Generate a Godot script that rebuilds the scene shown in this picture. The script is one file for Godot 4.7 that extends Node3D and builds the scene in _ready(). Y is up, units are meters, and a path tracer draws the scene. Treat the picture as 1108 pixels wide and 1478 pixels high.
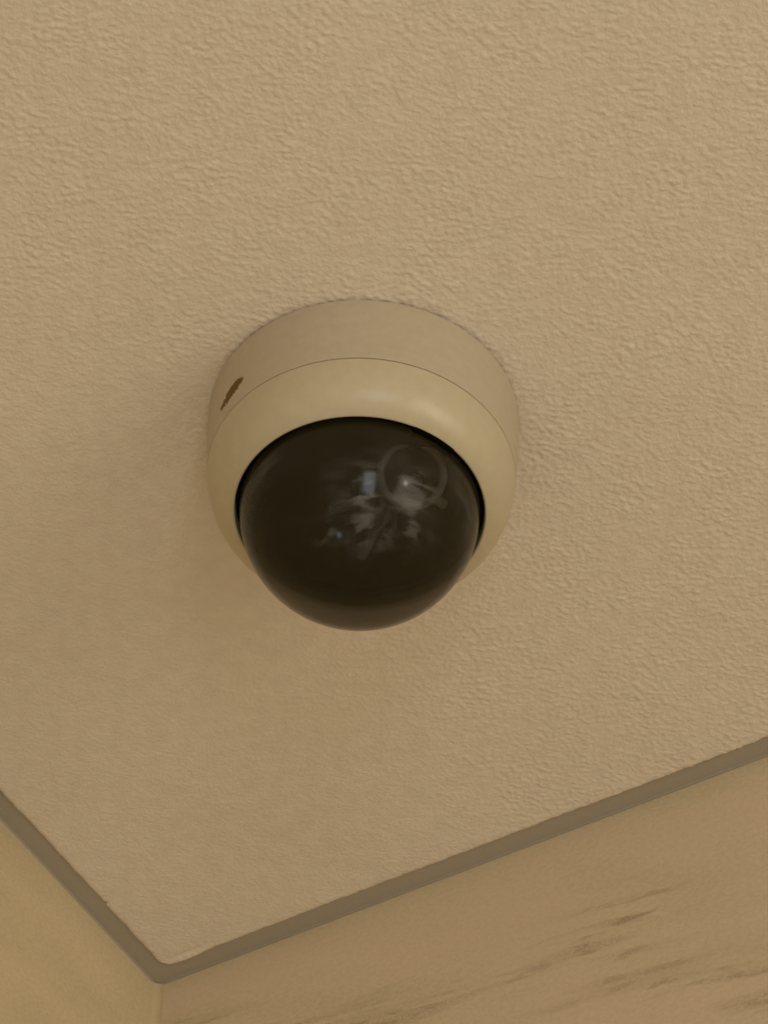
extends Node3D
# A smoked dome camera on a stucco-papered ceiling, close to the corner where two stone-faced walls meet.
# The ceiling plane is y = H; the camera housing is centred on x = 0, z = 0.

const H := 2.4
const CORNER := Vector2(-0.0847, -0.3269)      # where the two ceiling edges meet (x, z)
const ALONG_LEFT := Vector2(-0.5140, 0.8578)   # along the left wall, away from the corner
const ALONG_RIGHT := Vector2(0.8465, 0.5324)   # along the right wall, away from the corner
const GAP := 0.0102                            # width of the shadow gap round the ceiling board

var left_in := Vector2(0.8578, 0.5140)         # from the left wall into the room
var right_in := Vector2(-0.5324, 0.8465)


func _ready():
	# --- camera, air, lamps -------------------------------------------------
	var cam := Camera3D.new()
	cam.name = "camera"
	add_child(cam)
	cam.position = Vector3(0.0090, H - 0.8680, 0.7088)
	cam.rotation_degrees = Vector3(49, 0, 2)
	cam.fov = 19.96
	cam.near = 0.02
	cam.far = 40.0
	cam.current = true

	var env := Environment.new()
	env.background_mode = Environment.BG_COLOR
	env.background_color = Color(0.655, 0.558, 0.388).linear_to_srgb()
	env.tonemap_mode = Environment.TONE_MAPPER_LINEAR
	env.tonemap_exposure = 0.915
	env.sdfgi_enabled = true
	env.ssao_enabled = true
	env.ssil_enabled = true
	var we := WorldEnvironment.new()
	we.name = "environment"
	we.environment = env
	add_child(we)

	var warm := Color(0.86, 0.76, 0.58)
	area("key_lamp", Vector3(1.40, H - 0.46, 1.55), Vector2(0.10, 0.10), warm, 0.15)
	area("room_lamp", Vector3(1.65, H - 0.80, 1.30), Vector2(1.2, 0.9), warm, 1.45)
	area("window_light", Vector3(0.36, H - 0.98, 2.35), Vector2(0.46, 0.90), Color(0.84, 0.93, 1.0), 0.80)
	area("streak_light", Vector3(-0.90, H - 1.55, 0.42), Vector2(0.14, 0.90), Color(0.78, 0.91, 1.0), 0.40, 35.0)  # low narrow strip added to give the streak reflected in the dome

	ceiling()
	walls()
	dome_camera()


func area(called: String, at: Vector3, size: Vector2, col: Color, energy: float, roll := 0.0):
	var l := AreaLight3D.new()
	l.name = called
	l.area_size = size
	l.light_color = col.linear_to_srgb()
	l.light_energy = energy
	l.area_range = 12.0
	l.area_attenuation = 2.0
	l.shadow_enabled = true
	add_child(l)
	l.look_at_from_position(at, Vector3(0, H - 0.03, 0))
	l.rotate_object_local(Vector3.BACK, deg_to_rad(roll))


# --- helpers ------------------------------------------------------------------
func mesh_of(surf: Array) -> ArrayMesh:
	var m := ArrayMesh.new()
	for a in surf:
		m.add_surface_from_arrays(Mesh.PRIMITIVE_TRIANGLES, a)
	return m


# A sheet of nu x nv points as one surface; normals by differences, turned to the side that `out` gives at the middle.
func sheet(p: PackedVector3Array, nu: int, nv: int, uv: PackedVector2Array, want: Vector3, closed := false) -> Array:
	var n := PackedVector3Array()
	n.resize(nu * nv)
	for j in nv:
		for i in nu:
			var a := i - 1
			var b := i + 1
			if closed:
				a = (i - 1 + nu - 1) % (nu - 1)
				b = (i + 1) % (nu - 1)
			else:
				a = maxi(a, 0)
				b = mini(b, nu - 1)
			var du := p[j * nu + b] - p[j * nu + a]
			var dv := p[mini(j + 1, nv - 1) * nu + i] - p[maxi(j - 1, 0) * nu + i]
			n[j * nu + i] = du.cross(dv).normalized()
	var mid := (nv / 2) * nu + (0 if closed else nu / 2)
	var s := 1.0 if n[mid].dot(want) > 0.0 else -1.0
	if s < 0.0:
		for k in n.size():
			n[k] = -n[k]
	var idx := PackedInt32Array()
	idx.resize((nu - 1) * (nv - 1) * 6)
	var w := 0
	for j in nv - 1:
		for i in nu - 1:
			var q := j * nu + i
			if s > 0.0:   # clockwise seen from the side that the normals point to
				idx[w] = q; idx[w + 1] = q + nu; idx[w + 2] = q + 1
				idx[w + 3] = q + 1; idx[w + 4] = q + nu; idx[w + 5] = q + nu + 1
			else:
				idx[w] = q; idx[w + 1] = q + 1; idx[w + 2] = q + nu
				idx[w + 3] = q + 1; idx[w + 4] = q + nu + 1; idx[w + 5] = q + nu
			w += 6
	var arr := []
	arr.resize(Mesh.ARRAY_MAX)
	arr[Mesh.ARRAY_VERTEX] = p
	arr[Mesh.ARRAY_NORMAL] = n
	if uv.size() == p.size():
		arr[Mesh.ARRAY_TEX_UV] = uv
	arr[Mesh.ARRAY_INDEX] = idx
	return arr


# Several smooth runs of (radius, height) turned round the y axis; `from` and `to` in degrees cut out an arc.
func lathe(runs: Array, segs := 160, from := 0.0, to := 360.0) -> ArrayMesh:
	var surf := SurfaceTool.new()
	var m := ArrayMesh.new()
	var all := []
	var closed := is_equal_approx(to - from, 360.0)
	for run in runs:
		var p := PackedVector3Array()
		var uv := PackedVector2Array()
		for k in run.size():
			for i in segs + 1:
				var a := deg_to_rad(lerpf(from, to, float(i) / segs))
				p.append(Vector3(cos(a) * run[k].x, run[k].y, sin(a) * run[k].x))
				uv.append(Vector2(float(i) / segs, float(k) / maxi(1, run.size() - 1)))
		# the outer side lies to the left of the run's way (from top to bottom on the outside)
		var h: int = run.size() / 2
		var t: Vector2 = (run[mini(h + 1, run.size() - 1)] - run[maxi(h - 1, 0)])
		var nn := Vector2(-t.y, t.x)
		var a0 := deg_to_rad(from if closed else (from + to) * 0.5)
		var want := Vector3(cos(a0) * nn.x, nn.y, sin(a0) * nn.x)
		all.append(sheet(p, segs + 1, run.size(), uv, want, closed))
	for a in all:
		var one := ArrayMesh.new()
		one.add_surface_from_arrays(Mesh.PRIMITIVE_TRIANGLES, a)
		surf.append_from(one, 0, Transform3D())
	surf.commit(m)
	return m


func put(called: String, m: Mesh, mat: Material, parent: Node, at := Transform3D()) -> MeshInstance3D:
	var o := MeshInstance3D.new()
	o.name = called
	o.mesh = m
	for s in m.get_surface_count():
		m.surface_set_material(s, mat)
	o.transform = at
	parent.add_child(o, true)
	return o


func thing(called: String, label: String, category: String, at := Vector3.ZERO, group := "") -> Node3D:
	var o := Node3D.new()
	o.name = called
	o.position = at
	o.set_meta("kind", "thing")
	o.set_meta("label", label)
	o.set_meta("category", category)
	if group:
		o.set_meta("group", group)
	add_child(o, true)
	return o


func noise(kind: int, frequency: float, octaves: int, s: int, warp := 0.0) -> FastNoiseLite:
	var n := FastNoiseLite.new()
	n.noise_type = kind
	n.seed = s
	n.frequency = frequency
	n.fractal_octaves = octaves
	n.fractal_type = FastNoiseLite.FRACTAL_FBM if octaves > 1 else FastNoiseLite.FRACTAL_NONE
	if warp > 0.0:
		n.domain_warp_enabled = true
		n.domain_warp_amplitude = warp
		n.domain_warp_frequency = frequency * 0.9
		n.domain_warp_fractal_type = FastNoiseLite.DOMAIN_WARP_FRACTAL_NONE
	return n


func noise_map(frequency: float, octaves: int, s: int, size := 512) -> NoiseTexture2D:
	var t := NoiseTexture2D.new()
	t.width = size
	t.height = size
	t.seamless = true
	t.noise = noise(FastNoiseLite.TYPE_SIMPLEX_SMOOTH, frequency, octaves, s)
	return t


func paint(c: Color, rough: float) -> StandardMaterial3D:
	var m := StandardMaterial3D.new()
	m.albedo_color = c.linear_to_srgb()
	m.roughness = rough
	return m


func grainy(m: StandardMaterial3D, tex: Texture2D, per_metre: float, depth_cm: float) -> StandardMaterial3D:
	m.uv1_triplanar = true
	m.uv1_world_triplanar = true
	m.uv1_scale = Vector3.ONE * per_metre
	m.heightmap_enabled = true
	m.heightmap_texture = tex
	m.heightmap_scale = depth_cm
	return m


# Slight unevenness of tone in the paint itself: two tints close to white, laid over the base colour.
func mottle(m: StandardMaterial3D, s: int, frequency: float, amount: float):
	var t := noise_map(frequency, 4, s)
	var g := Gradient.new()
	g.set_color(0, Color(1.0 - amount * 0.8, 1.0 - amount, 1.0 - amount * 1.05))
	g.set_color(1, Color(1.0, 1.0 - amount * 0.05, 1.0 - amount * 0.1))
	t.color_ramp = g
	m.albedo_texture = t


func spot(ab: Vector2, y := 0.0) -> Vector3:
	var q := CORNER + ALONG_LEFT * ab.x + ALONG_RIGHT * ab.y
	return Vector3(q.x, H + y, q.y)


# --- the ceiling --------------------------------------------------------------
func steps(dense_to: float, step: float, last: float) -> PackedFloat32Array:
	var r := PackedFloat32Array()
	var x := 0.0
	while x < dense_to:
		r.append(x)
		x += step
	var g := step
	while x < last:
		r.append(x)
		g *= 1.25
		x += g
	r.append(last)
	return r


func ceiling():
	var coarse := noise(FastNoiseLite.TYPE_SIMPLEX_SMOOTH, 0.34, 1, 11, 0.0)
	var worm := noise(FastNoiseLite.TYPE_SIMPLEX_SMOOTH, 0.55, 2, 5, 0.0)
	var grain := noise(FastNoiseLite.TYPE_CELLULAR, 0.43, 1, 77)
	grain.cellular_distance_function = FastNoiseLite.DISTANCE_EUCLIDEAN_SQUARED
	grain.cellular_return_type = FastNoiseLite.RETURN_DISTANCE
	grain.cellular_jitter = 1.0
	var patch := noise(FastNoiseLite.TYPE_SIMPLEX_SMOOTH, 0.030, 2, 23)
	var wave := noise(FastNoiseLite.TYPE_SIMPLEX_SMOOTH, 0.006, 2, 31)
	var edge := noise(FastNoiseLite.TYPE_SIMPLEX_SMOOTH, 0.10, 3, 47)
	var aa := steps(0.475, 0.00072, 2.6)
	var bb := steps(0.475, 0.00072, 2.6)
	var nu := aa.size()
	var rows := bb.size()
	var p := PackedVector3Array()
	p.resize(nu * rows)
	for j in rows:
		for i in nu:
			var a := aa[i]
			var b := bb[j]
			var am := a * 1000.0
			var bm := b * 1000.0
			var y := 0.0
			var fade := 1.0 - smoothstep(0.44, 0.475, maxf(a, b))
			if fade > 0.0:
				var rough := (0.95 + 0.50 * patch.get_noise_2d(am, bm)) * lerpf(0.48, 1.0, maxf(smoothstep(0.135, 0.215, b), smoothstep(0.27, 0.36, a)))
				var c := coarse.get_noise_2d(am, bm)
				var w := worm.get_noise_2d(am + 300.0, bm)
				var d2 := grain.get_noise_2d(am + 1.2 * w, bm + 1.2 * c) + 1.0
				var g := 1.0 - smoothstep(0.0, 0.55, d2)
				y -= fade * (0.00021 * rough * (g * clampf(0.75 + 0.9 * c, 0.15, 1.5) + 0.28 * c + 0.32 * w) + 0.0008 * wave.get_noise_2d(am, bm))
			# uneven paper edge along the gap, a nick in the left one, a swollen lip beside the corner
			if a < 0.02 or b < 0.02:
				var ka := (1.0 - smoothstep(0.0, 0.02, a))
				var kb := (1.0 - smoothstep(0.0, 0.02, b))
				var da := ka * 0.00055 * edge.get_noise_2d(bm, 7.0)
				var db := kb * 0.00045 * edge.get_noise_2d(am, 90.0)
				db += kb * 0.0012 * exp(-pow((a - 0.0490) / 0.0007, 2.0))
				db -= kb * 0.0004 * smoothstep(0.0, 1.0, (0.0505 - a) / 0.006) * smoothstep(0.0, 1.0, (a - 0.02) / 0.03)
				var swell := exp(-pow((b - 0.0135) / 0.0085, 2.0))
				y -= swell * 0.0006 * exp(-pow((a - 0.0006) / 0.0016, 2.0))
				y += swell * 0.0005 * exp(-pow((a - 0.0040) / 0.0011, 2.0))
				da -= ka * swell * 0.0008
				# rounded tip of the board
				var r := 0.0050
				if a < r and b < r:
					var d := Vector2(r - a, r - b)
					var m := maxf(d.x, d.y)
					if d.length() > 0.0:
						var s := m / d.length()
						da += d.x * (1.0 - s)
						db += d.y * (1.0 - s)
				a += da
				b += db
				y += 0.0006 * exp(-minf(aa[i], bb[j]) / 0.0007)
			p[j * nu + i] = spot(Vector2(a, b), y)
	var fine := noise_map(0.065, 2, 3, 1024)
	var mat := grainy(paint(Color(0.74, 0.665, 0.565), 0.78), fine, 9.0, 0.015)
	mottle(mat, 71, 0.018, 0.05)
	var blank := PackedVector2Array()
	var face := sheet(p, nu, rows, blank, Vector3.DOWN)
	# the cut edges of the board, 5 mm thick, and its back
	var cut1 := PackedVector3Array()
	var cut2 := PackedVector3Array()
	for k in 2:
		for i in nu:
			cut1.append(p[i] + Vector3.UP * 0.005 * k)
	for k in 2:
		for j in rows:
			cut2.append(p[j * nu] + Vector3.UP * 0.005 * k)
	var e1 := sheet(cut1, nu, 2, blank, Vector3(-right_in.x, 0, -right_in.y) * 0.0 - Vector3(ALONG_RIGHT.x, 0, ALONG_RIGHT.y))
	var e2 := sheet(cut2, rows, 2, blank, -Vector3(ALONG_LEFT.x, 0, ALONG_LEFT.y))
	var st := SurfaceTool.new()
	for a in [face, e1, e2]:
		var one := ArrayMesh.new()
		one.add_surface_from_arrays(Mesh.PRIMITIVE_TRIANGLES, a)
		st.append_from(one, 0, Transform3D())
	var o := put("ceiling", st.commit(), mat, self)
	o.set_meta("kind", "structure")
	o.set_meta("label", "cream ceiling covered in fine stucco-textured paper")
	# the slab above
	var slab := BoxMesh.new()
	slab.size = Vector3(7.0, 0.10, 7.0)
	var s := put("ceiling_slab", slab, paint(Color(0.4, 0.38, 0.35), 0.9), self, Transform3D(Basis(), Vector3(0, H + 0.0070 + 0.05, 0.6)))
	s.set_meta("kind", "structure")
	s.set_meta("label", "flat slab above the papered ceiling board")


# --- walls, trims and the sealed corner -----------------------------------------
func stone(s: int, veins: float, tilt: float, base: Color) -> StandardMaterial3D:
	# 0.64 x 0.32 m of honed travertine, laid once and repeated beyond the frame
	var w := 1536
	var h := 768
	var band := noise(FastNoiseLite.TYPE_SIMPLEX_SMOOTH, 0.011, 4, s)
	var cloud := noise(FastNoiseLite.TYPE_SIMPLEX_SMOOTH, 0.018, 3, s + 1)
	var crack := noise(FastNoiseLite.TYPE_SIMPLEX, 0.06, 4, s + 2)
	var where := noise(FastNoiseLite.TYPE_SIMPLEX_SMOOTH, 0.006, 2, s + 3)
	var grit := noise(FastNoiseLite.TYPE_SIMPLEX, 0.16, 2, s + 4)
	var im := Image.create(w, h, false, Image.FORMAT_RGB8)
	var hi := Image.create(w, h, false, Image.FORMAT_RGB8)
	for y in h:
		for x in w:
			var u := x * 0.41667   # mm
			var v := y * 0.41667 + tilt * u
			v += 2.2 * where.get_noise_2d(u * 1.5, v * 2.0)
			var b := band.get_noise_2d(u * 0.62, v * 6.5)
			var wide := cloud.get_noise_2d(u * 0.35, v * 1.2)
			var gate := clampf(smoothstep(-0.65, 0.30, where.get_noise_2d(u * 0.7, v * 1.9)) * smoothstep(8.0, 40.0, v) + 0.9 * exp(-pow((u - 262.0) / 48.0, 2.0) - pow((v - 36.0) / 9.0, 2.0)), 0.0, 1.2)
			var c := crack.get_noise_2d(u * 0.5, v * 2.3)
			var line := smoothstep(-0.04, 0.40, b) * gate
			var pit := smoothstep(0.16, 0.40, c) * smoothstep(-0.02, 0.25, b) * gate
			var sp := grit.get_noise_2d(u * 3.2, v * 4.4)
			line *= 0.70 + 1.0 * sp
			var k := clampf(line * 0.48 + pit * 0.36, 0.0, 1.0) * veins
			var t := 1.0 + 0.10 * wide + 0.060 * grit.get_noise_2d(u * 1.3, v * 2.2) + 0.05 * sp
			var col := Color(base.r * t, base.g * t * (1.0 - 0.01 * wide), base.b * t)
			col = col.lerp(Color(0.30, 0.215, 0.135), k * 0.85)
			col = col.lerp(Color(0.60, 0.44, 0.34), clampf(wide * 0.8, 0.0, 0.22) * veins)
			im.set_pixel(x, y, col.linear_to_srgb())
			var g := 0.6 - 0.5 * pit * veins - 0.12 * line * veins + 0.09 * sp
			hi.set_pixel(x, y, Color(g, g, g))
	var m := StandardMaterial3D.new()
	m.albedo_texture = ImageTexture.create_from_image(im)
	m.roughness = 0.55
	m.heightmap_enabled = true
	m.heightmap_texture = ImageTexture.create_from_image(hi)
	m.heightmap_scale = 0.05
	return m


# A wall face from the corner outwards: top edge rounded, then straight down.
func wall_face(start: Vector2, dir: Vector2, inward: Vector2, length: float, depth: float) -> ArrayMesh:
	var prof := []   # (inward, y)
	prof.append(Vector2(-0.02, 0.0004))
	prof.append(Vector2(-0.0012, 0.0004))
	for k in 7:
		var a := PI * 0.5 * k / 6.0
		prof.append(Vector2(-0.0012 + 0.0012 * sin(a), 0.0004 - 0.0012 * (1.0 - cos(a))))
	for k in 12:
		prof.append(Vector2(0.0, -0.0008 - depth * pow((k + 1) / 12.0, 1.6)))
	var along := steps(0.4, 0.05, length)
	var p := PackedVector3Array()
	var uv := PackedVector2Array()
	for q in prof:
		for s in along:
			var at: Vector2 = start + dir * s + inward * q.x
			p.append(Vector3(at.x, H + q.y, at.y))
			uv.append(Vector2(s / 0.64, (-q.y - q.x) / 0.32))
	var m := ArrayMesh.new()
	m.add_surface_from_arrays(Mesh.PRIMITIVE_TRIANGLES, sheet(p, along.size(), prof.size(), uv, Vector3(inward.x, 0, inward.y)))
	return m


func walls():
	# where the two wall faces meet
	var li := left_in
	var ri := right_in
	var c := CORNER - li * GAP - ri * GAP
	# the face of each wall stands 0.6 mm proud of the trim
	var left := thing("stone_wall", "pale yellow-beige stone wall at lower left, almost without veins", "wall", Vector3.ZERO)
	put("stone_face", wall_face(c, ALONG_LEFT, li, 2.6, 1.9), stone(71, 0.22, -0.10, Color(0.560, 0.456, 0.292)), left)
	var right := thing("stone_wall", "beige stone wall at lower right with brown horizontal veins", "wall", Vector3.ZERO)
	put("stone_face", wall_face(c, ALONG_RIGHT, ri, 2.6, 1.9), stone(105, 1.0, -0.10, Color(0.610, 0.500, 0.345)), right)

	# recessed shadow-gap trims: flange against the wall, web above, thin return under the board's edge
	var metal := grainy(paint(Color(0.358, 0.314, 0.252), 0.8), noise_map(0.05, 3, 8), 14.0, 0.004)
	for k in 2:
		var dir := ALONG_LEFT if k == 0 else ALONG_RIGHT
		var inn := li if k == 0 else ri
		var start := c - li * 0.0006 - ri * 0.0006
		var p := PackedVector3Array()
		var prof := [Vector2(0.0, -0.0002), Vector2(0.0, 0.0004), Vector2(0.0001, 0.0008), Vector2(0.0004, 0.0011), Vector2(0.0010, 0.0012), Vector2(GAP + 0.012, 0.0012)]
		var along := steps(0.4, 0.05, 2.6)
		for q in prof:
			for s in along:   # mitred in the corner
				var at: Vector2 = start + ((ALONG_LEFT + ALONG_RIGHT) * q.x if s == 0.0 else dir * s + inn * q.x)
				p.append(Vector3(at.x, H + q.y, at.y))
		var m := ArrayMesh.new()
		m.add_surface_from_arrays(Mesh.PRIMITIVE_TRIANGLES, sheet(p, along.size(), prof.size(), PackedVector2Array(), Vector3(inn.x, -0.3, inn.y)))
		var label := "grey-brown recessed trim between the ceiling and the left wall" if k == 0 else "grey-brown recessed trim between the ceiling and the veined right wall"
		var t := thing("shadow_gap_trim", label, "trim", Vector3.ZERO)
		put("channel", m, metal, t)
		if k == 0:   # a curved piece that rounds the inner corner of the channel
			put("corner_piece", fillet(c - li * 0.0006 - ri * 0.0006, 0.0046, 0.0014, -0.0002), metal, t)
	# the bead of sealant down the corner
	var bead := thing("corner_sealant", "narrow pale bead of sealant down the corner where the walls meet", "sealant", Vector3.ZERO)
	var soft := grainy(paint(Color(0.53, 0.42, 0.262), 0.6), noise_map(0.03, 3, 19), 12.0, 0.03)
	put("bead", fillet(c, 0.0042, 0.0002, -1.9), soft, bead)


# Concave quarter round in the corner between the two walls, from y0 down to y1.
func fillet(at: Vector2, r: float, y0: float, y1: float) -> ArrayMesh:
	var p := PackedVector3Array()
	var n := 10
	var wob := noise(FastNoiseLite.TYPE_SIMPLEX_SMOOTH, 0.04, 2, 88)
	var ys := PackedFloat32Array()
	var fine := 30
	for k in fine + 1:
		ys.append(y0 + maxf(y1 - y0, -0.25) * k / fine)
	if y1 < -0.3:
		ys.append(y1)
	for y in ys:
		var rr := r * (1.0 + 0.10 * wob.get_noise_1d(y * 1000.0))
		for i in n + 1:
			var t := float(i) / n * PI * 0.5
			var q := at + ALONG_LEFT * rr * (1.0 - sin(t)) + ALONG_RIGHT * rr * (1.0 - cos(t))
			p.append(Vector3(q.x, H + y, q.y))
	var m := ArrayMesh.new()
	var d := (ALONG_LEFT + ALONG_RIGHT).normalized()
	m.add_surface_from_arrays(Mesh.PRIMITIVE_TRIANGLES, sheet(p, n + 1, ys.size(), PackedVector2Array(), Vector3(d.x, 0, d.y)))
	return m


# --- the dome camera ------------------------------------------------------------
func arc(c: Vector2, r: float, from: float, to: float, n: int) -> Array:
	var a := []
	for k in n + 1:
		var t := deg_to_rad(lerpf(from, to, float(k) / n))
		a.append(c + Vector2(cos(t), sin(t)) * r)
	return a


func tube(path: Array, r: float, seg := 14) -> ArrayMesh:
	var p := PackedVector3Array()
	for k in path.size():
		var t: Vector3 = (path[mini(k + 1, path.size() - 1)] - path[maxi(k - 1, 0)]).normalized()
		var u := t.cross(Vector3(0.3, 1, 0.2)).normalized()
		var v := t.cross(u)
		for i in seg + 1:
			var a := TAU * i / seg
			p.append(path[k] + (u * cos(a) + v * sin(a)) * r)
	var m := ArrayMesh.new()
	var u0: Vector3 = p[(path.size() / 2) * (seg + 1)] - path[path.size() / 2]
	m.add_surface_from_arrays(Mesh.PRIMITIVE_TRIANGLES, sheet(p, seg + 1, path.size(), PackedVector2Array(), u0, true))
	return m


func dome_camera():
	var t := thing("dome_camera", "round cream security camera with a smoked dark dome fixed under the ceiling", "security camera", Vector3(0, H, 0))
	var tiny := noise_map(0.20, 2, 61)
	var plastic := grainy(paint(Color(0.495, 0.437, 0.328), 0.5), tiny, 11.0, 0.004)
	var cover_paint := grainy(paint(Color(0.522, 0.462, 0.325), 0.34), tiny, 11.0, 0.004)
	mottle(plastic, 81, 0.03, 0.06)
	mottle(cover_paint, 82, 0.03, 0.06)
	# base ring: small shadow line at the ceiling, straight drum, rounded lower edge
	put("base_ring", lathe([
		[Vector2(0.0575, 0.004), Vector2(0.0575, -0.0013)],
		[Vector2(0.0575, -0.0013), Vector2(0.0588, -0.0013), Vector2(0.0593, -0.0014)],
		[Vector2(0.0593, -0.0014), Vector2(0.0595, -0.0017), Vector2(0.0595, -0.006), Vector2(0.0592, -0.014), Vector2(0.0588, -0.022), Vector2(0.0584, -0.030), Vector2(0.0582, -0.0338)],
		arc(Vector2(0.0578, -0.0338), 0.0004, 0, -90, 5) + [Vector2(0.0566, -0.0342), Vector2(0.0560, -0.0335)],
	]), plastic, t)
	# tapered cover: parting line under the drum, full shoulder, thin rounded lip round the opening
	var sh := [Vector2(0.0560, -0.0338), Vector2(0.0573, -0.0344)]
	sh += arc(Vector2(0.0573, -0.0350), 0.0006, 90, 10, 5)
	var n := 22
	for k in n + 1:
		var q := float(k) / n
		var a := Vector2(0.0579, -0.0352)
		var b := Vector2(0.0570, -0.0440)
		var c := Vector2(0.0540, -0.0512)
		var d := Vector2(0.0474, -0.0543)
		sh.append(a * pow(1 - q, 3) + b * 3 * q * pow(1 - q, 2) + c * 3 * q * q * (1 - q) + d * pow(q, 3))
	sh += arc(Vector2(0.0470, -0.0537), 0.0007, -60, -180, 8)
	sh += [Vector2(0.0463, -0.0525), Vector2(0.0463, -0.0490)]
	put("cover", lathe([sh]), cover_paint, t)
	# black inner liner and the two bayonet lugs that show at the lip
	var black := paint(Color(0.004, 0.0035, 0.003), 0.7)
	black.metallic_specular = 0.1
	var liner := put("liner", lathe([[Vector2(0.0462, -0.0490), Vector2(0.0452, -0.0500), Vector2(0.0440, -0.0500), Vector2(0.0436, -0.0470)], [Vector2(0.0436, -0.0470), Vector2(0.001, -0.0462)]]), black, t)
	var lug := lathe([[Vector2(0.0440, -0.0535), Vector2(0.0440, -0.0549), Vector2(0.0469, -0.05465), Vector2(0.0470, -0.0540), Vector2(0.0460, -0.0520)]], 24, 44.0, 66.0)
	put("lug", lug, black, liner)
	# smoked dome
	var smoke := StandardMaterial3D.new()
	smoke.transparency = BaseMaterial3D.TRANSPARENCY_ALPHA
	smoke.albedo_color = Color(0.018, 0.0138, 0.0025).linear_to_srgb()
	smoke.albedo_color.a = 0.70
	smoke.roughness = 0.13
	smoke.metallic_specular = 0.3
	smoke.cull_mode = BaseMaterial3D.CULL_DISABLED
	var cy := -0.0524
	var dome := [Vector2(0.0447, -0.0485)] + arc(Vector2(0, cy), 0.0447, 0, -89.6, 60)
	put("dome", lathe([dome], 192), smoke, t)
	# what shows through the dome: a camera head on a yoke
	var grey := paint(Color(0.30, 0.28, 0.25), 0.35)
	var dark := paint(Color(0.02, 0.018, 0.016), 0.5)
	var o := Vector3(0, cy, 0)
	var head := Vector3(0.0185, 0.003, 0.0155)
	var look := Vector3(0.05, -0.72, 0.69).normalized()
	var bas := Basis(Quaternion(Vector3.UP, look))
	var hd := put("camera_head", lathe([[Vector2(0.0115, -0.010), Vector2(0.0120, 0.0), Vector2(0.0120, 0.005)], [Vector2(0.0120, 0.005), Vector2(0.0005, 0.0052)]], 48), dark, t, Transform3D(bas, o + head))
	put("ring", lathe([arc(Vector2(0.0115, 0.0050), 0.0016, 0, 360, 16)], 64), grey, hd)
	put("lens_barrel", lathe([[Vector2(0.0062, 0.0050), Vector2(0.0060, 0.0090)], [Vector2(0.0060, 0.0090), Vector2(0.0046, 0.0092), Vector2(0.0040, 0.0070)]], 40), dark, hd, Transform3D(Basis(), Vector3(0.001, 0, 0.003)))
	put("lens", lathe([[Vector2(0.0046, 0.0072), Vector2(0.003, 0.0082), Vector2(0.0002, 0.0086)]], 32), paint(Color(0.01, 0.01, 0.012), 0.03), hd, Transform3D(Basis(), Vector3(0.001, 0, 0.003)))
	var path := []
	for k in 21:
		var q := k / 20.0
		path.append(o + Vector3(0.031 - 0.030 * q, -0.002 - 0.014 * q + 0.003 * sin(q * PI), 0.006 - 0.014 * q + 0.012 * sin(q * PI) + 0.001 * sin(q * 17.0)))
	put("yoke", tube(path, 0.0019), paint(Color(0.20, 0.185, 0.165), 0.4), t)
	# thin leads gathered beside the head
	var lead := paint(Color(0.055, 0.052, 0.047), 0.4)
	for j in 5:
		var run := []
		for k in 25:
			var q := k / 24.0
			run.append(o + Vector3(0.006 - 0.0022 * j + 0.010 * sin(q * 2.6 + j * 0.7) * q, 0.006 - 0.024 * q, 0.012 - 0.004 * q + 0.004 * sin(q * 5.0 + j)))
		put("lead", tube(run, 0.0011 + 0.0004 * (j % 3), 10), lead, t)
	put("dusty_glare_film", lathe([[Vector2(0.04485, -0.0490)] + arc(Vector2(0, cy), 0.04485, 0, -89.6, 60)], 192), dusty_glare(), t)  # dusty film with pale reflections painted into its alpha
	# brown scuff on the drum
	put("scuff_mark", scuff(), paint(Color(0.125, 0.075, 0.006), 0.75), t)


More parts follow.
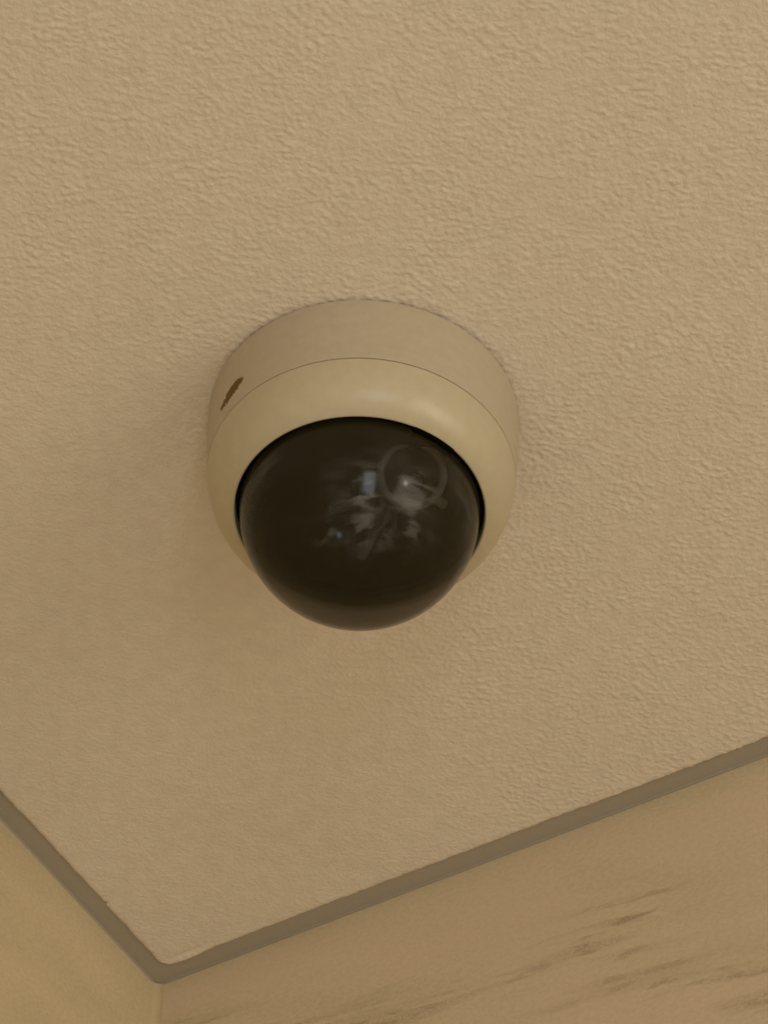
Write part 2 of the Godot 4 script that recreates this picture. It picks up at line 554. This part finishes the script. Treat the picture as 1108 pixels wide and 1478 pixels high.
# Dusty haze with soft reflections painted in, just outside the dome: matt pale grey, nearly clear, streaked across the room side.
func dusty_glare() -> StandardMaterial3D:
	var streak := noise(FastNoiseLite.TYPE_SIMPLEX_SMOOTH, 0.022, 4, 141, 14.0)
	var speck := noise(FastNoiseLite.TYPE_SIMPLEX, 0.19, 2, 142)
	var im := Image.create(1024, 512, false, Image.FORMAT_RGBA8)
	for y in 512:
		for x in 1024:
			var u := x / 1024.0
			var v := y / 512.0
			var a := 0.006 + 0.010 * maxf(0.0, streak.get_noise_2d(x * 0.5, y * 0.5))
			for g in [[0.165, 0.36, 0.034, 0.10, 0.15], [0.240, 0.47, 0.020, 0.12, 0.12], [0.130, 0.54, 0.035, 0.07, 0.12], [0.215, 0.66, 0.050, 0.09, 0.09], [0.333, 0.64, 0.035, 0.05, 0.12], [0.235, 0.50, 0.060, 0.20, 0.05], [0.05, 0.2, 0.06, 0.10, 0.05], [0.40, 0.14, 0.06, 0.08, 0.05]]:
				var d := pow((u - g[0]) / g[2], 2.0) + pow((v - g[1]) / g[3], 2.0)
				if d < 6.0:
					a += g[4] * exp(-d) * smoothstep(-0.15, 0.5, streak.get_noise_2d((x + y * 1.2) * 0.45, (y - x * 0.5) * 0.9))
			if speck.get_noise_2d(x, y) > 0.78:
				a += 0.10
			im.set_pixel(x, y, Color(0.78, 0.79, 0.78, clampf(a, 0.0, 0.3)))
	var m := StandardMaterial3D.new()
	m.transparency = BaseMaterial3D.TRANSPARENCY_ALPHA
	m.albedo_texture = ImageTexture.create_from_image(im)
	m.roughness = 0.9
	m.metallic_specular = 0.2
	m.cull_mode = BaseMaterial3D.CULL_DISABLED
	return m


# Two ragged strokes of brown residue, 0.15 mm proud of the drum.
func scuff() -> ArrayMesh:
	var st := SurfaceTool.new()
	st.begin(Mesh.PRIMITIVE_TRIANGLES)
	var rag := noise(FastNoiseLite.TYPE_SIMPLEX, 1.4, 3, 9)
	for stroke in [[155.0, -0.0262, 139.6, -0.0236, 0.0040], [150.5, -0.0228, 142.0, -0.0214, 0.0015], [146.0, -0.0236, 140.5, -0.0222, 0.0014]]:
		var n := 36
		var p := PackedVector3Array()
		for k in n + 1:
			var q := float(k) / n
			var a: float = lerpf(stroke[0], stroke[2], q)
			var y: float = lerpf(stroke[1], stroke[3], q)
			var w: float = stroke[4] * pow(sin(PI * clampf(q * 0.86 + 0.07, 0, 1)), 0.8)
			for s in [-1.0, -0.5, 0.5, 1.0]:
				var yy: float = y + s * w * (0.8 + 0.55 * rag.get_noise_2d(q * 9.0 + s * 31.0, stroke[1] * 9000.0)) + 0.0002 * rag.get_noise_2d(q * 14.0, s)
				var r := drum(yy) + (0.00015 if absf(s) < 0.9 else 0.00002)
				p.append(Vector3(cos(deg_to_rad(a)) * r, yy, sin(deg_to_rad(a)) * r))
		var one := ArrayMesh.new()
		one.add_surface_from_arrays(Mesh.PRIMITIVE_TRIANGLES, sheet(p, 4, n + 1, PackedVector2Array(), Vector3(-0.8, 0, 0.5)))
		st.append_from(one, 0, Transform3D())
	return st.commit()


func drum(y: float) -> float:
	return lerpf(0.0595, 0.0583, clampf((-y - 0.006) / 0.025, 0.0, 1.0))
